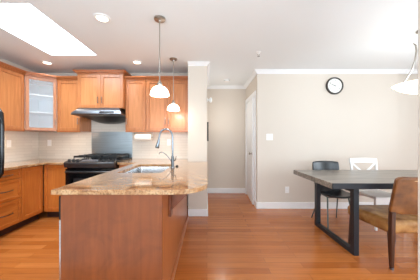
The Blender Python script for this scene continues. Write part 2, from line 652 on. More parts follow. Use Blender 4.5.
def crown(name, p0, p1, nrm, k=0.85):
    """runs from p0 to p1 along the wall; nrm points into the room; mitred by the given end shifts"""
    b = MB()
    q = []
    d = Vector((p1[0] - p0[0], p1[1] - p0[1])).normalized()
    for p, e in ((p0, p0[2]), (p1, p1[2])):
        q.append([b.bm.verts.new((p[0] + nrm[0] * o * k + d.x * o * k * e, p[1] + nrm[1] * o * k + d.y * o * k * e, H + z * k)) for o, z in CP])
    A, B = q
    n = len(CP)
    b.bm.faces.new(A[::-1])
    b.bm.faces.new(B)
    for i in range(n):
        b.bm.faces.new((A[i], A[(i + 1) % n], B[(i + 1) % n], B[i]))
    struct(b.build(name, 'trim'))


crown('trim_1', (HX, YD, -1), (XR, YD, 0), (0, -1))
crown('trim_2', (HX, YD, -1), (HX, YH, -1), (-1, 0))
crown('trim_3', (PX1, YH, 1), (HX, YH, -1), (0, -1))
crown('trim_4', (PX0, PY, 0), (PX1, PY, 1), (0, -1), 0.7)
crown('trim_5', (PX1, PY, -1), (PX1, YH, -1), (1, 0), 0.7)

# hall door with casing, slightly ajar
cs = MB()
for y0, y1, z0, z1 in ((DY0 - 0.085, DY0, 0, DZ + 0.085), (DY1, DY1 + 0.085, 0, DZ + 0.085), (DY0, DY1, DZ, DZ + 0.085)):
    cs.box(HX - 0.02, HX, y0, y1, z0, z1)
cs.box(HX, HX + T, DY0, DY0 + 0.012, 0, DZ).box(HX, HX + T, DY1 - 0.012, DY1, 0, DZ).box(HX, HX + T, DY0 + 0.012, DY1 - 0.012, DZ - 0.012, DZ)
struct(cs.build('trim_6', 'trim', bevel=0.004))
dw = DY1 - DY0 - 0.03
d1 = bpy.data.objects.new('door_1', None)
d1.location = (HX + 0.018, DY1 - 0.014, 0)
d1.rotation_euler = (0, 0, math.radians(-3.5))
C.objects.link(d1)
struct(d1)
lf = MB().box(-0.018, 0.018, -dw, 0, 0.01, DZ - 0.02)
for z0, z1 in ((0.15, 0.85), (1.0, 1.9)):
    for y0, y1 in ((-dw + 0.1, -dw / 2 - 0.04), (-dw / 2 + 0.04, -0.1)):
        lf.box(-0.023, -0.018, y0, y1, z0, z1)
leaf = lf.build('door_leaf', 'trim', d1, bevel=0.003)
MB().lathe([(0.0, -0.06), (0.02, -0.058), (0.027, -0.045), (0.02, -0.03), (0.009, -0.026), (0.009, -0.008), (0.026, -0.006), (0.026, 0)],
           (-0.018, -dw + 0.06, 0.99), 16, 'x').build('door_handle', 'nickel', leaf, smooth=True)

# tile behind the worktops
struct(MB().box(XL + 0.009, PX0, YB - 0.008, YB, 0.86, 1.86).build('wall_backsplash', 'tile'))
struct(MB().box(XL, XL + 0.008, 2.36, YB, 0.86, 1.42).build('wall_backsplash_side', 'tile'))

# ------------------------------------------------------------------ kitchen cabinets
RAIL = 0.055


def shaker(x0, x1, z0, z1, rail=RAIL):
    b = MB()
    b.box(x0, x0 + rail, 0, 0.02, z0, z1).box(x1 - rail, x1, 0, 0.02, z0, z1)
    b.box(x0 + rail, x1 - rail, 0, 0.02, z0, z0 + rail).box(x0 + rail, x1 - rail, 0, 0.02, z1 - rail, z1)
    return b


def panel(parent, x0, x1, z0, z1, mat, rail=RAIL):
    MB().box(x0 + rail - 0.001, x1 - rail + 0.001, 0.012, 0.018, z0 + rail - 0.001, z1 - rail + 0.001).build('panel', mat, parent)


def vhandle(parent, x, z, L=0.11):
    r = 0.0055
    MB().ring_tube([(x, -0.028, z - L / 2), (x, -0.028, z + L / 2)], r, 8).ring_tube([(x, -0.028, z - L * 0.36), (x, 0.001, z - L * 0.36)], r * 0.8, 8) \
        .ring_tube([(x, -0.028, z + L * 0.36), (x, 0.001, z + L * 0.36)], r * 0.8, 8).build('handle', 'handle_nickel', parent, smooth=True)


def hhandle(parent, x, z, L=0.16):
    pts = [(x - L / 2, 0.001, z), (x - L / 2 + 0.012, -0.018, z), (x - L / 4, -0.027, z), (x, -0.03, z), (x + L / 4, -0.027, z), (x + L / 2 - 0.012, -0.018, z), (x + L / 2, 0.001, z)]
    MB().ring_tube(pts, 0.006, 8).build('handle', 'handle_nickel', parent, smooth=True)


def cornice(parent, w, z, dep, ends=0):
    b = MB()
    for k, (o, a, c) in enumerate(((0.008, 0, 0.02), (0.03, 0.02, 0.036), (0.048, 0.036, 0.056))):
        e = o if ends else -0.001
        b.box(-w / 2 - e, w / 2 + e, -o, dep, z + a, z + c)
    b.build('cornice', 'maple_cornice', parent, bevel=0.004)


def cabinet(name, label, x, y, rot, w, dep, z0, z1, fronts, mat='maple', base=False, top=False, group=None, ends=0, body_top=None):
    """x, y: middle of the front plane at the floor; local -y faces the room"""
    t = thing(name, label, 'cabinet', (x, y, 0 if base else z0), rot, group)
    o = 0 if base else z0
    b0 = 0.10 if base else z0
    MB().box(-w / 2 + 0.001, w / 2 - 0.001, 0.021, dep, b0 - o, (body_top or z1) - o).build('body', mat, t)
    if base:
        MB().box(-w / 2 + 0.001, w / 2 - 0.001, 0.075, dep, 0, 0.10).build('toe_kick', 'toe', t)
    for f in fronts:
        kind, x0, x1, a, c = f[:5]
        if kind == 'drawer':
            fr = shaker(x0, x1, a - o, c - o, 0.042).build('drawer', 'maple_drawer', t, bevel=0.005)
            panel(fr, x0, x1, a - o, c - o, 'maple_drawer_panel', 0.042)
            hhandle(fr, (x0 + x1) / 2, (a + c) / 2 - o)
        else:
            fr = shaker(x0, x1, a - o, c - o).build('door', mat, t, bevel=0.005)
            panel(fr, x0, x1, a - o, c - o, mat + '_panel')
            if len(f) > 5:
                vhandle(fr, f[5], f[6] - o)
    if top and not ends:
        MB().box(-w / 2 + 0.001, w / 2 - 0.001, 0.004, 0.020, -0.020, 0.0025).build('light_rail', 'maple_cornice', t)  # valance added to keep the under-cabinet lamps out of worktop reflections
    if top:
        cornice(t, w, z1 - o, dep, ends)
    return t


G = 0.0025
UB, UT = 1.405, 2.285
# wall cabinets
yl0, yl1 = 2.55, 3.19
cabinet('wall_cabinet', 'honey maple wall cabinet on the side wall beside the glass corner cabinet', -2.905, (yl0 + yl1) / 2, PI / 2, yl1 - yl0, 0.29, UB, UT,
        [('door', -0.32 + G, 0.32 - G, UB + 0.003, UT - 0.003)], top=True, group='maple wall cabinets')
wx = -2.19
cabinet('wall_cabinet', 'narrow honey maple wall cabinet between glass corner cabinet and range hood', (-2.59 + wx) / 2, 3.45, 0, wx + 2.59, 0.338, UB, UT,
        [('door', -(wx + 2.59) / 2 + G, (wx + 2.59) / 2 - G, UB + 0.003, UT - 0.003, (wx + 2.59) / 2 - 0.03, UB + 0.17)], top=True, group='maple wall cabinets')
hx0, hx1 = -2.188, -1.412
hw = hx1 - hx0
cabinet('wall_cabinet', 'taller short-doored maple wall cabinet above the steel range hood', (hx0 + hx1) / 2, 3.37, 0, hw, 0.418, 1.79, 2.365,
        [('door', -hw / 2 + G, -G / 2, 1.793, 2.36, -0.035, 1.92), ('door', G / 2, hw / 2 - G, 1.793, 2.36, 0.035, 1.92)], top=True, ends=1, group='maple wall cabinets')
cabinet('wall_cabinet', 'single-door maple wall cabinet beside the hood, above the paper towel', -1.233, 3.45, 0, 0.354, 0.338, UB, UT,
        [('door', -0.177 + G, 0.177 - G, UB + 0.003, UT - 0.003, -0.177 + 0.03, UB + 0.17)], top=True, group='maple wall cabinets')
cabinet('wall_cabinet', 'double-door maple wall cabinet next to the wall pier, behind the pendants', -0.687, 3.45, 0, 0.734, 0.338, UB, UT,
        [('door', -0.367 + G, -G / 2, UB + 0.003, UT - 0.003, -0.03, UB + 0.17), ('door', G / 2, 0.367 - G, UB + 0.003, UT - 0.003, 0.03, UB + 0.17)], top=True, group='maple wall cabinets')

# diagonal corner cabinet with a glazed door
CA = math.atan2(0.26, 0.315)
cc = thing('corner_cabinet', 'diagonal corner wall cabinet with hazy glass door and white shelves', 'cabinet', (-2.7475, 3.32, UB), CA)
ct = Matrix.Rotation(-CA, 2)


def loc2(x, y):
    v = ct @ Vector((x + 2.7475, y - 3.32))
    return (v.x, v.y)


dl = 0.2042
hh = UT - UB
e = 0.002
pent = [(-dl + 0.003, 0.021), (dl - 0.003, 0.021), loc2(-2.59 - e, 3.785), loc2(-3.185, 3.785), loc2(-3.185, 3.19 + e)]
MB().prism(pent, 0, 0.018).build('bottom_board', 'maple', cc)
MB().prism(pent, hh - 0.018, hh).build('top_board', 'maple', cc)
ln = MB()
for a, b_ in zip(pent[1:], pent[2:] + pent[:1]):
    A, B = Vector(a), Vector(b_)
    n_ = Vector((-(B - A).y, (B - A).x)).normalized() * 0.012
    ln.prism([tuple(A), tuple(B), tuple(B + n_), tuple(A + n_)], 0.0185, hh - 0.0185)
ln.build('lining', 'white_lining', cc)
cen = Vector((0, 0.24))
for z in (0.30, 0.585):
    MB().prism([tuple(cen + (Vector(p) - cen) * 0.88) for p in pent], z, z + 0.018).build('shelf', 'white_lining', cc)
gd = MB()
r_ = 0.05
gd.box(-dl + G, -dl + r_, 0, 0.02, 0.003, hh - 0.003).box(dl - r_, dl - G, 0, 0.02, 0.003, hh - 0.003)
gd.box(-dl + r_, dl - r_, 0, 0.02, 0.003, r_).box(-dl + r_, dl - r_, 0, 0.02, hh - r_, hh - 0.003)
gdo = gd.build('door', 'maple', cc, bevel=0.003)
MB().box(-dl + r_, dl - r_, 0.008, 0.013, r_, hh - r_).build('pane', 'pane', gdo)
vhandle(gdo, dl - 0.025, 0.15)
co = MB()
for o_, a, c_ in ((0.008, 0, 0.02), (0.03, 0.02, 0.036), (0.048, 0.036, 0.056)):
    co.prism([(-dl - o_ * 0.41, -o_), (dl + o_ * 0.41, -o_)] + pent[2:], hh + a, hh + c_)
co.build('cornice', 'maple_cornice', cc, bevel=0.004)

# base cabinets
BT_ = 0.858
cabinet('base_cabinet', 'amber maple base cabinet with three drawers beside the refrigerator', -2.6, 2.595, PI / 2, 0.426, 0.585, 0, BT_,
        [('drawer', -0.213 + G, 0.213 - G, 0.725, 0.852), ('drawer', -0.213 + G, 0.213 - G, 0.445, 0.720), ('drawer', -0.213 + G, 0.213 - G, 0.112, 0.440)],
        mat='maple_base', base=True, group='maple base cabinets')
cabinet('base_cabinet', 'narrow single-door amber base cabinet between the drawers and the corner', -2.6, 2.993, PI / 2, 0.366, 0.585, 0, BT_,
        [('door', -0.183 + G, 0.183 - G, 0.112, 0.852)], mat='maple_base', base=True, group='maple base cabinets')
cabinet('base_cabinet', 'single-door amber base cabinet standing against the black range under the corner worktop', -2.397, 3.18, 0, 0.404, 0.60, 0, BT_,
        [('door', -0.202 + 0.003, 0.202 - G, 0.112, 0.852)], mat='maple_base', base=True, group='maple base cabinets')
cabinet('base_cabinet', 'amber base cabinet tucked between the black range and the peninsula', -1.232, 3.18, 0, 0.340, 0.60, 0, BT_,
        [('drawer', -0.17 + G, 0.17 - G, 0.70, 0.852), ('door', -0.17 + G, 0.17 - G, 0.112, 0.695)], mat='maple_base', base=True, group='maple base cabinets')

# peninsula
pen = thing('peninsula', 'cherry panelled peninsula with corbel carrying the overhanging granite top', 'peninsula', (-0.69, 1.44, 0))
px, py = 0.69, -1.44
MB().box(-1.055, -0.324, 1.44, 1.46, 0, BT_).build('end_panel', 'cherry', pen, off=(px, py, 0), bevel=0.002)
for y0, y1 in ((1.461, 2.488), (2.492, 3.28)):
    MB().box(-0.344, -0.324, y0, y1, 0.012, BT_).build('side_panel', 'cherry_side', pen, off=(px, py, 0), bevel=0.002)
MB().prism([(-0.3235, 0), (-0.296, 0), (-0.298, 0.010), (-0.312, 0.022), (-0.3235, 0.024)], 1.45, 3.27, 'y').build('shoe_moulding', 'cherry_side', pen, off=(px, py, 0))
MB().box(-1.0, -0.346, 2.08, 3.13, 0.10, 0.62).build('carcass', 'maple_base', pen, off=(px, py, 0))
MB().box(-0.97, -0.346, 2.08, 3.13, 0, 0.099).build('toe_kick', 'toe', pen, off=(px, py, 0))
for y0, y1 in ((2.083, 2.60), (2.604, 3.12)):
    q = MB()
    q.box(-1.05, -1.03, y0, y1, 0.112, 0.852).box(-1.03, -1.001, y0 + 0.01, y1 - 0.01, 0.112, 0.852)
    dd = q.build('door', 'maple_base', pen, off=(px, py, 0), bevel=0.003)
cb = MB().box(-0.3235, -0.300, 1.675, 1.765, 0.605, BT_)
cb.prism([(-0.300, BT_), (-0.105, BT_), (-0.105, BT_ - 0.012), (-0.300, 0.655)], 1.70, 1.74, 'y')
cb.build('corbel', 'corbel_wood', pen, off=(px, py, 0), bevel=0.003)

# dishwasher
dwa = thing('dishwasher', 'stainless dishwasher with black control strip in the peninsula end', 'dishwasher', (-0.78, 1.765, 0))
o3 = (0.78, -1.765, 0)
MB().box(-1.035, -0.48, 1.468, 2.065, 0.02, 0.852).build('body', 'grey_plastic', dwa, off=o3)
MB().box(-1.0895, -1.036, 1.468, 2.065, 0.10, 0.662).build('door', 'steel', dwa, off=o3, bevel=0.006)
MB().box(-1.09, -1.036, 1.468, 2.065, 0.664, 0.84).build('control_panel', 'black_gloss', dwa, off=o3, bevel=0.006)

# worktops
tag(MB().plate([(-3.19, 2.365), (-2.555, 2.365), (-2.555, 3.14), (-2.192, 3.14), (-2.192, 3.79), (-3.19, 3.79)], [], 0.86, 0.895)
    .build('worktop', 'granite', bevel=0.008, seg=3), 'granite corner worktop running from the refrigerator to the range', 'worktop', 'granite worktops')
out = [(-1.11, 1.42)]
R = 0.255
for k in range(11):
    a = -PI / 2 + PI / 2 * k / 10
    out.append((0.007 - R + R * math.cos(a), 1.42 + R + R * math.sin(a)))
out += [(0.007, 3.27), (-0.318, 3.27), (-0.318, 3.79), (-1.408, 3.79), (-1.408, 3.14), (-1.11, 3.14)]
SX0, SX1, SY0, SY1 = -0.985, -0.495, 2.16, 2.92


def rrect(x0, x1, y0, y1, r, n=4):
    p = []
    for cx, cy, a0 in ((x1 - r, y0 + r, -PI / 2), (x1 - r, y1 - r, 0), (x0 + r, y1 - r, PI / 2), (x0 + r, y0 + r, PI)):
        for k in range(n + 1):
            a = a0 + PI / 2 * k / n
            p.append((cx + r * math.cos(a), cy + r * math.sin(a)))
    return p


tag(MB().plate(out, [rrect(SX0, SX1, SY0, SY1, 0.05)], 0.86, 0.895).build('worktop', 'granite', bevel=0.017, seg=4),
    'granite peninsula worktop with rounded corner and sink cutout', 'worktop', 'granite worktops')

# sink bowl
snk = thing('sink', 'stainless undermount sink set in the granite peninsula', 'sink', (-0.7275, 2.55, 0.66))
sb = MB()
z_ = [0.8595, 0.8595, 0.70, 0.675, 0.672]
loops = [rrect(SX0 - 0.02, SX1 + 0.02, SY0 - 0.02, SY1 + 0.02, 0.06), rrect(SX0 - 0.002, SX1 + 0.002, SY0 - 0.002, SY1 + 0.002, 0.05),
         rrect(SX0 + 0.01, SX1 - 0.01, SY0 + 0.01, SY1 - 0.01, 0.05), rrect(SX0 + 0.035, SX1 - 0.035, SY0 + 0.035, SY1 - 0.035, 0.04)]
rows = [[sb.bm.verts.new((x, y, z)) for x, y in lp] for lp, z in zip(loops, z_)]
for a, b_ in zip(rows, rows[1:]):
    for k in range(len(a)):
        l = (k + 1) % len(a)
        sb.bm.faces.new((a[k], a[l], b_[l], b_[k]))
sb.bm.faces.new(rows[-1])
sbo = sb.build('bowl', 'steel', snk, off=(0.7275, -2.55, -0.66), smooth=True)
sd = sbo.modifiers.new('wall', 'SOLIDIFY')
sd.thickness = 0.0015
sd.offset = -1
MB().lathe([(0.0, 0.004), (0.03, 0.004), (0.045, 0.007), (0.045, 0.0)], (0, 0, 0.0165), 20).build('drain', 'chrome', snk, smooth=True)

# tall gooseneck faucet
FX, FY = -0.44, 2.56
fc = thing('faucet', 'tall chrome gooseneck faucet with pull-down spray at the sink', 'faucet', (FX, FY, 0.895))
MB().lathe([(0, 0), (0.027, 0), (0.027, 0.012), (0.021, 0.02), (0.019, 0.14), (0.016, 0.15), (0, 0.15)], seg=18).build('base', 'chrome', fc, smooth=True)
pts = [(0, 0, 0.14), (0, 0, 0.30), (0, 0, 0.395)]
for k in range(1, 10):
    a = PI * k / 10
    pts.append((-0.085 + 0.085 * math.cos(a), 0, 0.395 + 0.10 * math.sin(a)))
pts += [(-0.172, 0, 0.385), (-0.177, 0, 0.355)]
MB().ring_tube(pts, 0.0115, 12).build('neck', 'chrome', fc, smooth=True)
MB().ring_tube([(-0.176, 0, 0.362), (-0.182, 0, 0.33), (-0.196, 0, 0.265), (-0.199, 0, 0.25)], [0.0145, 0.018, 0.027, 0.024], 14).build('spray_head', 'chrome', fc, smooth=True)
MB().ring_tube([(0.016, -0.005, 0.09), (0.04, -0.012, 0.10), (0.048, -0.02, 0.15)], [0.008, 0.007, 0.005], 10).build('lever', 'chrome', fc, smooth=True)
ft = thing('filter_tap', 'small slender chrome filter tap beside the tall faucet', 'tap', (-0.47, 2.72, 0.895))
MB().lathe([(0, 0), (0.015, 0), (0.013, 0.03), (0.007, 0.04), (0, 0.04)], seg=14).build('base', 'chrome', ft, smooth=True)
MB().ring_tube([(0, 0, 0.035), (-0.03, 0, 0.09), (-0.085, 0, 0.155), (-0.13, 0, 0.187), (-0.16, 0, 0.19), (-0.178, 0, 0.178), (-0.182, 0, 0.16)], 0.0055, 10).build('spout', 'chrome', ft, smooth=True)
tag(MB().lathe([(0, 0), (0.02, 0), (0.02, 0.012), (0.012, 0.02), (0, 0.022)], (-0.40, 2.66, 0.895), 16).build('air_switch', 'black_gloss', smooth=True),
    'small round dark button on the granite beside the faucet', 'button')

# ------------------------------------------------------------------ range, hood, steel splash
tag(MB().box(hx0 + 0.002, hx1 - 0.002, 3.786, 3.7915, 0.925, 1.405).build('splash_panel', 'splash'),
    'blue-grey steel splash panel on the tile behind the range', 'panel')
rg = thing('range', 'black slide-in gas range with curved control panel and iron grates', 'range', ((hx0 + hx1) / 2, 3.42, 0))
ro = (-(hx0 + hx1) / 2, -3.42, 0)
rx0, rx1 = hx0 + 0.004, hx1 - 0.004
MB().box(rx0, rx1, 3.12, 3.775, 0.02, 0.905).build('body', 'black_gloss', rg, off=ro)
MB().box(rx0 - 0.0, rx1 + 0.0, 3.16, 3.78, 0.906, 0.925).build('cooktop', 'black_gloss', rg, off=ro, bevel=0.004)
cp = MB()
N = 14
sec = []
for k in range(N + 1):
    u = k / N * 2 - 1
    bow = 0.055 * (1 - u * u)
    x = (rx0 + rx1) / 2 + u * ((rx1 - rx0) / 2)
    sec.append([cp.bm.verts.new(p) for p in ((x, 3.16, 0.94), (x, 3.05 - bow, 0.912), (x, 3.04 - bow, 0.895), (x, 3.055 - bow * 0.9, 0.83), (x, 3.118, 0.815), (x, 3.118, 0.905), (x, 3.16, 0.927))])
for a, b_ in zip(sec, sec[1:]):
    for k in range(7):
        cp.bm.faces.new((a[k], a[(k + 1) % 7], b_[(k + 1) % 7], b_[k]))
cp.bm.faces.new(sec[0])
cp.bm.faces.new(sec[-1][::-1])
cpo = cp.build('control_panel', 'black_panel', rg, off=ro, bevel=0.004)
xm = (rx0 + rx1) / 2


def slope_pt(x, f):
    u = (x - xm) / ((rx1 - rx0) / 2)
    yb = 3.05 - 0.055 * (1 - u * u)
    return (x, 3.16 + (yb - 3.16) * f, 0.94 + (0.912 - 0.94) * f)


for dx in (-0.33, -0.26, -0.19, 0.21, 0.28, 0.345):
    p = slope_pt(xm + dx, 0.55)
    MB().lathe([(0.021, 0), (0.021, 0.012), (0.017, 0.028), (0, 0.030)], p, 14).build('knob', 'black_iron', cpo, off=ro, smooth=True)
p = slope_pt(xm, 0.5)
MB().prism([(3.12 - 0.09 + 0.02, 0.925), (3.135, 0.945), (3.135, 0.936), (3.05, 0.912)], xm - 0.13, xm + 0.11, 'x').build('display', 'display', cpo, off=ro)
od = MB().box(rx0 + 0.003, rx1 - 0.003, 3.075, 3.118, 0.21, 0.805).build('oven_door', 'black_gloss', rg, off=ro, bevel=0.006)
MB().box(rx0 + 0.13, rx1 - 0.13, 3.072, 3.0745, 0.33, 0.66).build('oven_window', 'black_panel', od, off=ro)
hb = MB()
hp = []
for k in range(9):
    u = k / 8 * 2 - 1
    hp.append((xm + u * 0.35, 3.035 - 0.02 * (1 - u * u), 0.765))
hb.ring_tube(hp, 0.016, 10)
for u in (-1, 1):
    hb.ring_tube([(xm + u * 0.33, 3.037, 0.765), (xm + u * 0.33, 3.076, 0.765)], 0.010, 8)
hb.build('handle', 'dark_steel', od, off=ro, smooth=True)
MB().box(rx0 + 0.003, rx1 - 0.003, 3.085, 3.118, 0.06, 0.20).build('drawer', 'black_gloss', rg, off=ro, bevel=0.006)
for k, (gx0, gx1) in enumerate(((rx0 + 0.04, rx0 + 0.26), (rx0 + 0.275, rx1 - 0.275), (rx1 - 0.26, rx1 - 0.04))):
    g = MB()
    s_ = 0.012
    for y in (3.21, 3.345, 3.48, 3.615, 3.73):
        g.box(gx0, gx1, y, y + s_, 0.966, 0.998)
    for x in (gx0, (gx0 + gx1) / 2 - s_ / 2, gx1 - s_):
        g.box(x, x + s_, 3.21, 3.742, 0.964, 0.994)
    for x in (gx0, gx1 - s_):
        for y in (3.21, 3.48, 3.73):
            g.box(x, x + s_, y, y + s_, 0.9255, 0.97)
    g.build('grate', 'black_iron', rg, off=ro, bevel=0.003)
for bx, by in ((rx0 + 0.15, 3.32), (rx0 + 0.15, 3.60), (xm, 3.46), (rx1 - 0.15, 3.32), (rx1 - 0.15, 3.60)):
    MB().lathe([(0.05, 0), (0.05, 0.008), (0.036, 0.009), (0.036, 0.018), (0, 0.02)], (bx, by, 0.9255), 18).build('burner', 'black_iron', rg, off=ro, smooth=True)

hd = thing('range_hood', 'slanted stainless steel range hood under the raised maple cabinet', 'range hood', (xm, 3.5, 1.55))
ho = (-xm, -3.5, -1.55)
A0, A1 = hx0 - 0.004, hx1 + 0.004
hbm = MB()
hrow = []
for hw_, y, z in ((0.33, 3.78, 1.787), (0.33, 3.345, 1.787), (0.345, 3.325, 1.778), (0.40, 3.245, 1.70), (0.412, 3.24, 1.675), (0.412, 3.25, 1.662), (0.40, 3.40, 1.655), (0.385, 3.78, 1.655)):
    hrow.append([hbm.bm.verts.new((xm - hw_, y, z)), hbm.bm.verts.new((xm + hw_, y, z))])
for a, b_ in zip(hrow, hrow[1:] + hrow[:1]):
    hbm.bm.faces.new((a[0], a[1], b_[1], b_[0]))
hbm.bm.faces.new([q[0] for q in hrow])
hbm.bm.faces.new([q[1] for q in hrow])
hbm.build('body', 'hood_steel', hd, off=ho, bevel=0.003)
fl = MB()
rows = []
for k in range(13):
    u = k / 12 * 2 - 1
    sg = 0.10 * (1 - abs(u) ** 3)
    x = xm + u * (A1 - A0) / 2 * 0.9
    rows.append([fl.bm.verts.new((x, y, z)) for y, z in ((3.40, 1.66), (3.46, 1.652 - sg * 0.2), (3.58, 1.652 - sg * 0.8), (3.68, 1.652 - sg), (3.77, 1.652 - sg), (3.77, 1.66), (3.40, 1.66))])
for a, b_ in zip(rows, rows[1:]):
    for k in range(7):
        fl.bm.faces.new((a[k], a[(k + 1) % 7], b_[(k + 1) % 7], b_[k]))
fl.bm.faces.new(rows[0])
fl.bm.faces.new(rows[-1][::-1])
fl.build('filter_housing', 'dark_steel', hd, off=ho, smooth=True)
MB().prism([(3.2385, 1.69), (3.2415, 1.70), (3.26, 1.718), (3.262, 1.714)], xm + 0.05, xm + 0.29, 'x').build('control_strip', 'black_gloss', hd, off=ho)

# refrigerator (only its handle reaches into the picture)
fr = thing('refrigerator', 'black refrigerator with long vertical bar handle beside the drawers', 'refrigerator', (-2.8, 1.9, 0))
fo = (2.8, -1.9, 0)
MB().box(-3.18, -2.50, 1.45, 2.335, 0.02, 1.76).build('body', 'black_panel', fr, off=fo)
fd = MB().box(-2.498, -2.43, 1.45, 2.335, 0.72, 1.755).build('door', 'black_gloss', fr, off=fo, bevel=0.012)
MB().ring_tube([(-2.428, 2.262, 0.80), (-2.36, 2.262, 0.82), (-2.325, 2.262, 0.87), (-2.318, 2.262, 1.0), (-2.318, 2.262, 1.42), (-2.325, 2.262, 1.55), (-2.36, 2.262, 1.60), (-2.428, 2.262, 1.62)], 0.020, 12).build('handle', 'black_gloss', fd, off=fo, smooth=True)
MB().box(-2.498, -2.43, 1.45, 2.335, 0.06, 0.715).build('freezer_drawer', 'black_gloss', fr, off=fo, bevel=0.012)

# paper towel
ph = thing('paper_towel_holder', 'slim bar holder under the wall cabinet carrying paper towel', 'holder', (-1.15, 3.62, 1.30))
MB().ring_tube([(-0.165, 0, 0), (0.165, 0, 0)], 0.006, 8).box(-0.168, -0.162, -0.012, 0.012, -0.012, 0.103).box(0.162, 0.168, -0.012, 0.012, -0.012, 0.103).build('bar', 'nickel', ph)
tag(MB().lathe([(0.02, -0.145), (0.058, -0.145), (0.06, -0.14), (0.06, 0.14), (0.058, 0.145), (0.02, 0.145), (0.02, -0.145)], (-1.15, 3.62, 1.30), 28, 'x').build('paper_towel_roll', 'paper', smooth=True),
    'white paper towel roll hanging under the wall cabinets', 'paper towel')


# wall plates
def plate(name, label, cat, loc, rot, w=0.075, h=0.118, kind='outlet', group=None):
    t = thing(name, label, cat, loc, rot, group)
    MB().box(-w / 2, w / 2, -0.006, -0.0005, -h / 2, h / 2).build('cover_plate', 'white_plastic', t, bevel=0.002)
    if kind == 'outlet':
        for s in (-1, 1):
            MB().box(-0.017, 0.017, -0.009, -0.006, s * 0.025 - 0.016, s * 0.025 + 0.016).build('socket', 'trim', t, bevel=0.002)
    else:
        n = 2 if w > 0.1 else 1
        for k in range(n):
            cx = (k - (n - 1) / 2) * 0.046
            MB().box(cx - 0.016, cx + 0.016, -0.010, -0.006, -0.033, 0.033).build('rocker', 'trim', t, bevel=0.002)
    return t


plate('wall_outlet', 'white outlet plate on the tiled side wall near the refrigerator', 'outlet', (XL + 0.008, 3.22, 1.19), PI / 2)
plate('wall_outlet', 'white outlet plate on tile between the corner and the range', 'outlet', (-2.985, YB - 0.008, 1.195), 0)
plate('wall_outlet', 'white outlet plate on tile behind the tall chrome faucet', 'outlet', (-0.72, YB - 0.008, 1.205), 0)
plate('wall_outlet', 'white outlet plate low on the dining wall near the baseboard', 'outlet', (1.46, YD, 0.34), 0)
plate('light_switch', 'white double rocker switch on the dining wall near the hall', 'light switch', (1.14, YD, 1.305), 0, w=0.118, kind='switch')

# ------------------------------------------------------------------ table and chairs
tb = thing('dining_table', 'weathered grey wood dining table with black steel loop legs', 'table', (2.3, 2.6, 0))
to = (-2.3, -2.6, 0)
TX0, TX1, TY0, TY1 = 1.33, 3.35, 2.12, 3.08
MB().box(TX0, TX1, TY0 + 0.012, TY1 - 0.012, 0.728, 0.79).build('tabletop', 'tabletop', tb, off=to, bevel=0.003)
for y0, y1 in ((TY0, TY0 + 0.0115), (TY1 - 0.0115, TY1)):
    MB().box(TX0 + 0.002, TX1 - 0.002, y0, y1, 0.728, 0.789).build('edge_band', 'black_steel', tb, off=to, bevel=0.002)
for x0 in (1.583, 3.04):
    x1 = x0 + 0.057
    ya, yb = 2.155, 2.945
    MB().box(x0, x1, ya, ya + 0.06, 0, 0.7275).box(x0, x1, yb - 0.06, yb, 0, 0.7275).box(x0, x1, ya + 0.06, yb - 0.06, 0, 0.05) \
        .box(x0, x1, ya + 0.06, yb - 0.06, 0.68, 0.7275).build('leg_frame', 'black_steel', tb, off=to, bevel=0.003)

# cognac leather chair, its back towards the camera
lc = thing('leather_chair', 'cognac leather dining chair with dark tapered legs at the table near side', 'chair', (1.99, 2.16, 0), math.radians(1))


def back_fn(hw0, hw1, z0, z1, y0, tilt, sag, rc):
    def f(u, v):
        s = u * 2 - 1
        hw_ = hw0 + (hw1 - hw0) * v
        x = s * hw_
        top = z1 - rc * max(0, (abs(s) - 0.72) / 0.28) ** 2
        z = z0 + (top - z0) * v
        y = y0 + tilt * (z - z0) - sag * (1 - s * s)
        return Vector((x, y, z))
    return f


bk = MB().sheet(back_fn(0.225, 0.207, 0.545, 0.905, -0.205, -0.16, 0.05, 0.025), 16, 8, 0.055).build('backrest', 'leather', lc, bevel=0.016, seg=3)
bf = back_fn(0.196, 0.178, 0.575, 0.877, -0.205 - 0.0315, -0.16, 0.05, 0.035)
pp = [bf(0, v / 6) for v in range(6)] + [bf(k / 14, 1) for k in range(15)] + [bf(1, 1 - v / 6) for v in range(1, 7)]
pp = [p + Vector((0, -0.0, -0.005)) for p in pp]
MB().ring_tube(pp, 0.005, 6).build('welt', 'leather_trim', bk, smooth=True)
st = MB()
prof = [(-0.235, -0.235), (0.235, -0.235), (0.285, 0.30), (-0.285, 0.30)]
st.prism(prof, 0.335, 0.465)
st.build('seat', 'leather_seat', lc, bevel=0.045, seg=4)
for s in (-1, 1):
    l1 = MB().bar((s * 0.212, -0.225, 0.024), (s * 0.212, -0.222, 0.34), 0.026, 0.030, 0.04, 0.05).bar((s * 0.212, -0.222, 0.33), (s * 0.212, -0.232, 0.56), 0.04, 0.05, 0.038, 0.042)
    l1 = l1.build('leg', 'walnut', lc, bevel=0.004)
    MB().lathe([(0, 0), (0.017, 0), (0.017, 0.022), (0, 0.024)], (s * 0.212, -0.225, 0), 14).build('foot_cap', 'chrome', l1, smooth=True)
    l2 = MB().bar((s * 0.27, 0.25, 0.024), (s * 0.245, 0.235, 0.345), 0.026, 0.026, 0.045, 0.045).build('leg', 'walnut', lc, bevel=0.004)
    MB().lathe([(0, 0), (0.016, 0), (0.016, 0.022), (0, 0.024)], (s * 0.27, 0.25, 0), 14).build('foot_cap', 'chrome', l2, smooth=True)

# black chair across the table (local +y is its back)
bc = thing('shell_chair', 'black leather shell chair with thin grey metal legs beyond the table', 'chair', (1.885, 2.98, 0), 0)


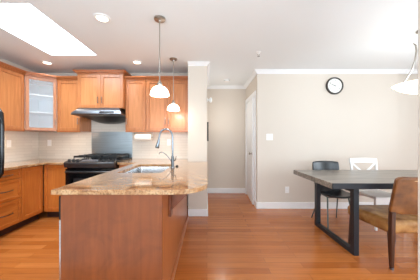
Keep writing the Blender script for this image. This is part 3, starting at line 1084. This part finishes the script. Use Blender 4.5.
def shell(u, v):
    prof = [(-0.24, 0.455), (-0.12, 0.445), (0.04, 0.437), (0.13, 0.447), (0.185, 0.50), (0.21, 0.60), (0.232, 0.75), (0.25, 0.918)]
    t_ = v * (len(prof) - 1)
    i = min(int(t_), len(prof) - 2)
    f = t_ - i
    y = prof[i][0] * (1 - f) + prof[i + 1][0] * f
    z = prof[i][1] * (1 - f) + prof[i + 1][1] * f
    s = u * 2 - 1
    k = v
    wdt = 0.215 if k < 0.5 else 0.215 - 0.01 * (k - 0.5)
    if 0.45 < k < 0.72:
        wdt -= 0.015
    edge = s * s
    if k < 0.5:
        z += 0.03 * edge
    else:
        y -= 0.05 * edge
        z -= 0.012 * max(0, k - 0.8) * 5 * edge
    return Vector((s * wdt, y, z))


MB().sheet(shell, 12, 21, 0.028).build('shell', 'black_leather', bc, subsurf=1)
for s in (-1, 1):
    MB().ring_tube([(s * 0.15, -0.10, 0.428), (s * 0.195, -0.185, 0.0)], [0.011, 0.009], 10).build('leg', 'grey_metal', bc, smooth=True)
    MB().ring_tube([(s * 0.13, 0.10, 0.425), (s * 0.20, 0.245, 0.0)], [0.011, 0.009], 10).build('leg', 'grey_metal', bc, smooth=True)
MB().ring_tube([(-0.14, -0.08, 0.418), (0.14, -0.08, 0.418)], 0.008, 8).ring_tube([(-0.12, 0.08, 0.416), (0.12, 0.08, 0.416)], 0.008, 8) \
    .ring_tube([(-0.13, -0.08, 0.418), (-0.12, 0.08, 0.416)], 0.008, 8).ring_tube([(0.13, -0.08, 0.418), (0.12, 0.08, 0.416)], 0.008, 8).build('underframe', 'grey_metal', bc, smooth=True)

# white cross-back chair
wc = thing('cross_back_chair', 'white painted cross-back wooden chair tucked under the table far side', 'chair', (2.53, 2.97, 0), 0)
MB().prism([(-0.215, -0.23), (0.215, -0.23), (0.195, 0.21), (-0.195, 0.21)], 0.425, 0.465).build('seat', 'white_paint', wc, bevel=0.008)
MB().box(-0.18, 0.18, -0.20, -0.18, 0.37, 0.4245).build('apron', 'white_paint', wc)
MB().box(-0.165, 0.165, 0.165, 0.185, 0.37, 0.4245).build('apron', 'white_paint', wc)
for s in (-1, 1):
    MB().bar((s * 0.195, -0.205, 0), (s * 0.19, -0.20, 0.4245), 0.026, 0.026, 0.036, 0.036).build('leg', 'white_paint', wc, bevel=0.003)
    MB().bar((s * 0.185, 0.255, 0), (s * 0.185, 0.215, 0.44), 0.028, 0.030, 0.032, 0.034).bar((s * 0.185, 0.215, 0.43), (s * 0.205, 0.275, 0.95), 0.032, 0.034, 0.028, 0.026).build('leg', 'white_paint', wc, bevel=0.003)


def tr(u, v):
    s = u * 2 - 1
    return Vector((s * 0.222, 0.27 + 0.02 * (1 - s * s) + 0.006 * v, 0.875 + 0.075 * v + 0.008 * (1 - s * s)))


MB().sheet(tr, 10, 2, 0.022).build('top_rail', 'white_paint', wc, bevel=0.005)
MB().bar((-0.185, 0.225, 0.545), (0.185, 0.268, 0.875), 0.026, 0.014).bar((0.185, 0.225, 0.545), (-0.185, 0.268, 0.875), 0.026, 0.0135).build('cross_brace', 'white_paint', wc)
MB().box(-0.18, 0.18, 0.212, 0.23, 0.52, 0.55).build('lower_rail', 'white_paint', wc, bevel=0.003)


# ------------------------------------------------------------------ lamps and fittings
def spot(name, loc, power, angle, col, r=0.05, parent=None, blend=0.6):
    d = bpy.data.lights.new(name, 'SPOT')
    d.energy = power
    d.color = col
    d.spot_size = math.radians(angle)
    d.spot_blend = blend
    d.shadow_soft_size = r
    o = bpy.data.objects.new(name, d)
    o.location = loc
    C.objects.link(o)
    if parent:
        o.parent = parent
    return o


def point(name, loc, power, col, r, parent=None):
    d = bpy.data.lights.new(name, 'POINT')
    d.energy = power
    d.color = col
    d.shadow_soft_size = r
    o = bpy.data.objects.new(name, d)
    o.location = loc
    C.objects.link(o)
    if parent:
        o.parent = parent
    return o


WARM = (1.0, 0.92, 0.80)


def pendant():
    t = thing('pendant_lamp', 'nearer pendant lamp with lit white glass dome over the peninsula', 'pendant lamp', (-0.494, 2.09, 0), 0, 'pendants over the peninsula')
    MB().lathe([(0, H - 0.001), (0.06, H - 0.001), (0.06, H - 0.012), (0.052, H - 0.02), (0.018, H - 0.024), (0.014, H - 0.04), (0, H - 0.042)], seg=24).build('canopy', 'nickel', t, smooth=True)
    MB().ring_tube([(0, 0, 1.85), (0, 0, H - 0.04)], 0.0055, 10).build('stem', 'nickel', t, smooth=True)
    MB().lathe([(0, 1.872), (0.012, 1.869), (0.016, 1.852), (0.026, 1.842), (0.028, 1.822), (0.023, 1.814), (0, 1.812)], seg=18).build('socket_cap', 'nickel', t, smooth=True)
    s = MB()
    pr = []
    for k in range(9):
        a = PI / 2 * k / 8
        pr.append((0.018 + 0.08 * math.sin(a), 1.715 + 0.098 * math.cos(a)))
    inn = [(r - 0.005 if r > 0.02 else r, h - (0.004 if h > 1.72 else 0)) for r, h in reversed(pr)]
    s.lathe(pr + inn, seg=32).build('lamp_shade', 'shade', t, smooth=True)
    MB().lathe([(0, 1.812), (0.014, 1.810), (0.026, 1.785), (0.028, 1.765), (0.018, 1.745), (0, 1.739)], seg=16).build('bulb', 'lens', t, smooth=True)
    point('pendant_glow', (0, 0, 1.70), 5, WARM, 0.06, t)
    return t


p1 = pendant()
dup(p1, (-0.525, 3.13, 0), 'farther pendant lamp with lit white glass dome by the wall cabinets')


def downlight(x, y, label):
    t = thing('downlight', label, 'ceiling light', (x, y, H), 0, 'recessed ceiling lights')
    MB().lathe([(0.056, -0.0005), (0.082, -0.0005), (0.082, -0.006), (0.07, -0.011), (0.056, -0.010), (0.056, -0.0005)], seg=32).build('trim_ring', 'white_plastic', t, smooth=True)
    MB().lathe([(0, -0.002), (0.0555, -0.002), (0.0555, -0.005), (0, -0.008)], seg=28).build('lens', 'lens', t, smooth=True)
    spot('downlight_beam', (0, 0, -0.03), 7, 130, WARM, 0.05, t)
    return t


downlight(-1.09, 2.08, 'lit recessed ceiling light beside the skylight')
downlight(-2.62, 3.28, 'lit recessed ceiling light above the glass corner cabinet')
downlight(-1.14, 3.26, 'lit recessed ceiling light between the range hood and pendants')

for k, (x, y, ax, L, pw) in enumerate(((-2.40, 3.495, 0, 0.3, 1.6), (-2.95, 2.95, 1, 0.4, 2.2), (-1.2, 3.495, 0, 0.3, 1.0), (-0.7, 3.495, 0, 0.6, 1.8))):
    area('under_cabinet_lamp', (x, y, UB - 0.002), (0, 0, PI / 2 * ax), L, 0.03, pw * 0.8, (1.0, 0.84, 0.62))

sm = thing('smoke_detector', 'round white smoke detector on the hall ceiling', 'smoke detector', (0.42, 4.23, H))
MB().lathe([(0, -0.0005), (0.065, -0.0005), (0.065, -0.014), (0.055, -0.034), (0.03, -0.038), (0, -0.038)], seg=28).build('housing', 'white_plastic', sm, smooth=True)
MB().lathe([(0.058, -0.0165), (0.0655, -0.0165), (0.0655, -0.021), (0.058, -0.021), (0.058, -0.0165)], seg=28).build('vent_ring', 'grey_plastic', sm, smooth=True)
sp = thing('sprinkler', 'small fire sprinkler head hanging from the white ceiling', 'sprinkler', (0.745, 2.89, H))
MB().lathe([(0, -0.0005), (0.036, -0.0005), (0.034, -0.006), (0.012, -0.012), (0.010, -0.03), (0, -0.03)], seg=20).build('escutcheon', 'white_plastic', sp, smooth=True)
MB().ring_tube([(-0.009, 0, -0.028), (-0.012, 0, -0.042), (0, 0, -0.062)], 0.003, 6).ring_tube([(0.009, 0, -0.028), (0.012, 0, -0.042), (0, 0, -0.062)], 0.003, 6) \
    .lathe([(0, -0.060), (0.018, -0.060), (0.018, -0.063), (0, -0.064)], seg=14).build('deflector', 'grey_plastic', sp, smooth=True)

# wall clock
ck = thing('wall_clock', 'round wall clock with dark rim and off-white dial', 'clock', (2.32, YD, 2.235))
MB().lathe([(0.0, -0.001), (0.156, -0.001), (0.158, -0.02), (0.148, -0.036), (0.134, -0.036), (0.129, -0.018), (0.0, -0.018)], seg=44, axis='y').build('rim', 'clock_rim', ck, smooth=True)
MB().lathe([(0, -0.0185), (0.1285, -0.0185), (0.1285, -0.0205), (0, -0.0205)], seg=40, axis='y').build('dial', 'clock_face', ck)
for h_ in range(1, 13):
    fcu = bpy.data.curves.new('numeral', 'FONT')
    fcu.body = str(h_)
    fcu.size = 0.034
    fcu.align_x = 'CENTER'
    fcu.align_y = 'CENTER'
    fo_ = bpy.data.objects.new('numeral_curve', fcu)
    C.objects.link(fo_)
    nb = bmesh.new()
    nb.from_mesh(fo_.to_mesh())
    fo_.to_mesh_clear()
    bpy.data.objects.remove(fo_)
    bpy.data.curves.remove(fcu)
    a = PI / 2 - h_ * PI / 6
    nb.transform(Matrix.Translation((0.1 * math.cos(a), -0.0212, 0.1 * math.sin(a))) @ Matrix.Rotation(PI / 2, 4, 'X'))
    nm = bpy.data.meshes.new('numeral')
    nb.to_mesh(nm)
    nb.free()
    nm.materials.append(M['ink'])
    no = bpy.data.objects.new('numeral', nm)
    C.objects.link(no)
    no.parent = ck


def hand(name, ang, L, wd, y):
    a = PI / 2 - ang
    c, s = math.cos(a), math.sin(a)
    pl = [(-0.018 * c - wd * s, -0.018 * s + wd * c), (-0.018 * c + wd * s, -0.018 * s - wd * c), (L * c + wd * 0.5 * s, L * s - wd * 0.5 * c), (L * c - wd * 0.5 * s, L * s + wd * 0.5 * c)]
    MB().prism(pl, y, y - 0.0015, 'y').build(name, 'ink', ck)


hand('hour_hand', 2 * PI * (9 + 50 / 60) / 12, 0.066, 0.006, -0.0225)
hand('minute_hand', 2 * PI * 49 / 60, 0.094, 0.004, -0.0245)

# hall: small knob on the pier and picture edge
hk = thing('wall_hook', 'white round-knobbed hook on the wall pier facing the hall', 'hook', (PX1, 3.40, 1.93))
MB().lathe([(0, 0.0005), (0.036, 0.0005), (0.036, 0.008), (0.012, 0.014), (0.011, 0.04), (0, 0.04)], (0, 0, 0), 18, 'x').build('backplate', 'white_plastic', hk, smooth=True)
MB().lathe([(0, 0.036), (0.026, 0.040), (0.044, 0.055), (0.045, 0.07), (0.03, 0.083), (0, 0.086)], (0, 0, 0), 20, 'x').build('knob', 'white_plastic', hk, smooth=True)
pf = thing('picture_frame', 'dark narrow picture frame seen edge-on along the hall wall', 'picture', (PX1, 3.75, 1.40))
MB().box(0.0005, 0.028, -0.2, 0.2, -0.17, -0.14).box(0.0005, 0.028, -0.2, 0.2, 0.14, 0.17).box(0.0005, 0.028, -0.2, -0.17, -0.14, 0.14).box(0.0005, 0.028, 0.17, 0.2, -0.14, 0.14).build('frame', 'dark_frame', pf)
MB().box(0.0005, 0.012, -0.17, 0.17, -0.14, 0.14).build('picture', 'art', pf)

# chandelier over the table
CX, CY = 2.51, 2.30
ch = thing('chandelier', 'nickel chandelier with lit alabaster bowl hanging over the dining table', 'chandelier', (CX, CY, 0))
MB().lathe([(0, H - 0.0005), (0.075, H - 0.0005), (0.078, H - 0.012), (0.06, H - 0.024), (0.02, H - 0.034), (0, H - 0.036)], seg=28).build('canopy', 'nickel', ch, smooth=True)
MB().ring_tube([(0, 0, 2.02), (0, 0, H - 0.03)], 0.008, 10).lathe([(0, 2.36), (0.022, 2.355), (0.026, 2.33), (0.016, 2.30), (0, 2.298)], seg=16).build('stem', 'nickel', ch, smooth=True)
pr = []
for k in range(13):
    f = k / 12
    pr.append((0.29 * f ** 0.8, 1.79 + 0.112 * f ** 2.0))
inn = [(max(r - 0.004, 0), h + 0.006) for r, h in reversed(pr[:-1])]
MB().lathe(pr + inn, seg=44).build('bowl', 'bowl', ch, smooth=True)
for k in range(3):
    a = math.radians(133) + 2 * PI * k / 3
    c, s = math.cos(a), math.sin(a)
    q = [(0.255, 1.868), (0.22, 1.905), (0.16, 1.975), (0.108, 2.08), (0.08, 2.20), (0.07, 2.30), (0.075, 2.365), (0.095, 2.395)]
    MB().ring_tube([(r * c, r * s, z) for r, z in q], [0.009] * 7 + [0.006], 8).build('arm', 'nickel', ch, smooth=True)
MB().lathe([(0, 1.755), (0.012, 1.76), (0.016, 1.775), (0.01, 1.789), (0, 1.7895)], seg=14).build('finial', 'nickel', ch, smooth=True)
point('chandelier_glow', (0, 0, 1.92), 2.0, (0.95, 0.97, 1.0), 0.1, ch)
point('hall_fill', (0.3, 4.15, 1.75), 5, (1, 0.97, 0.92), 0.08)
# added fill lights without fixtures, in the hall and beyond its door
point('closet_fill', (1.6, 4.25, 2.3), 6, (1, 0.97, 0.92), 0.1)
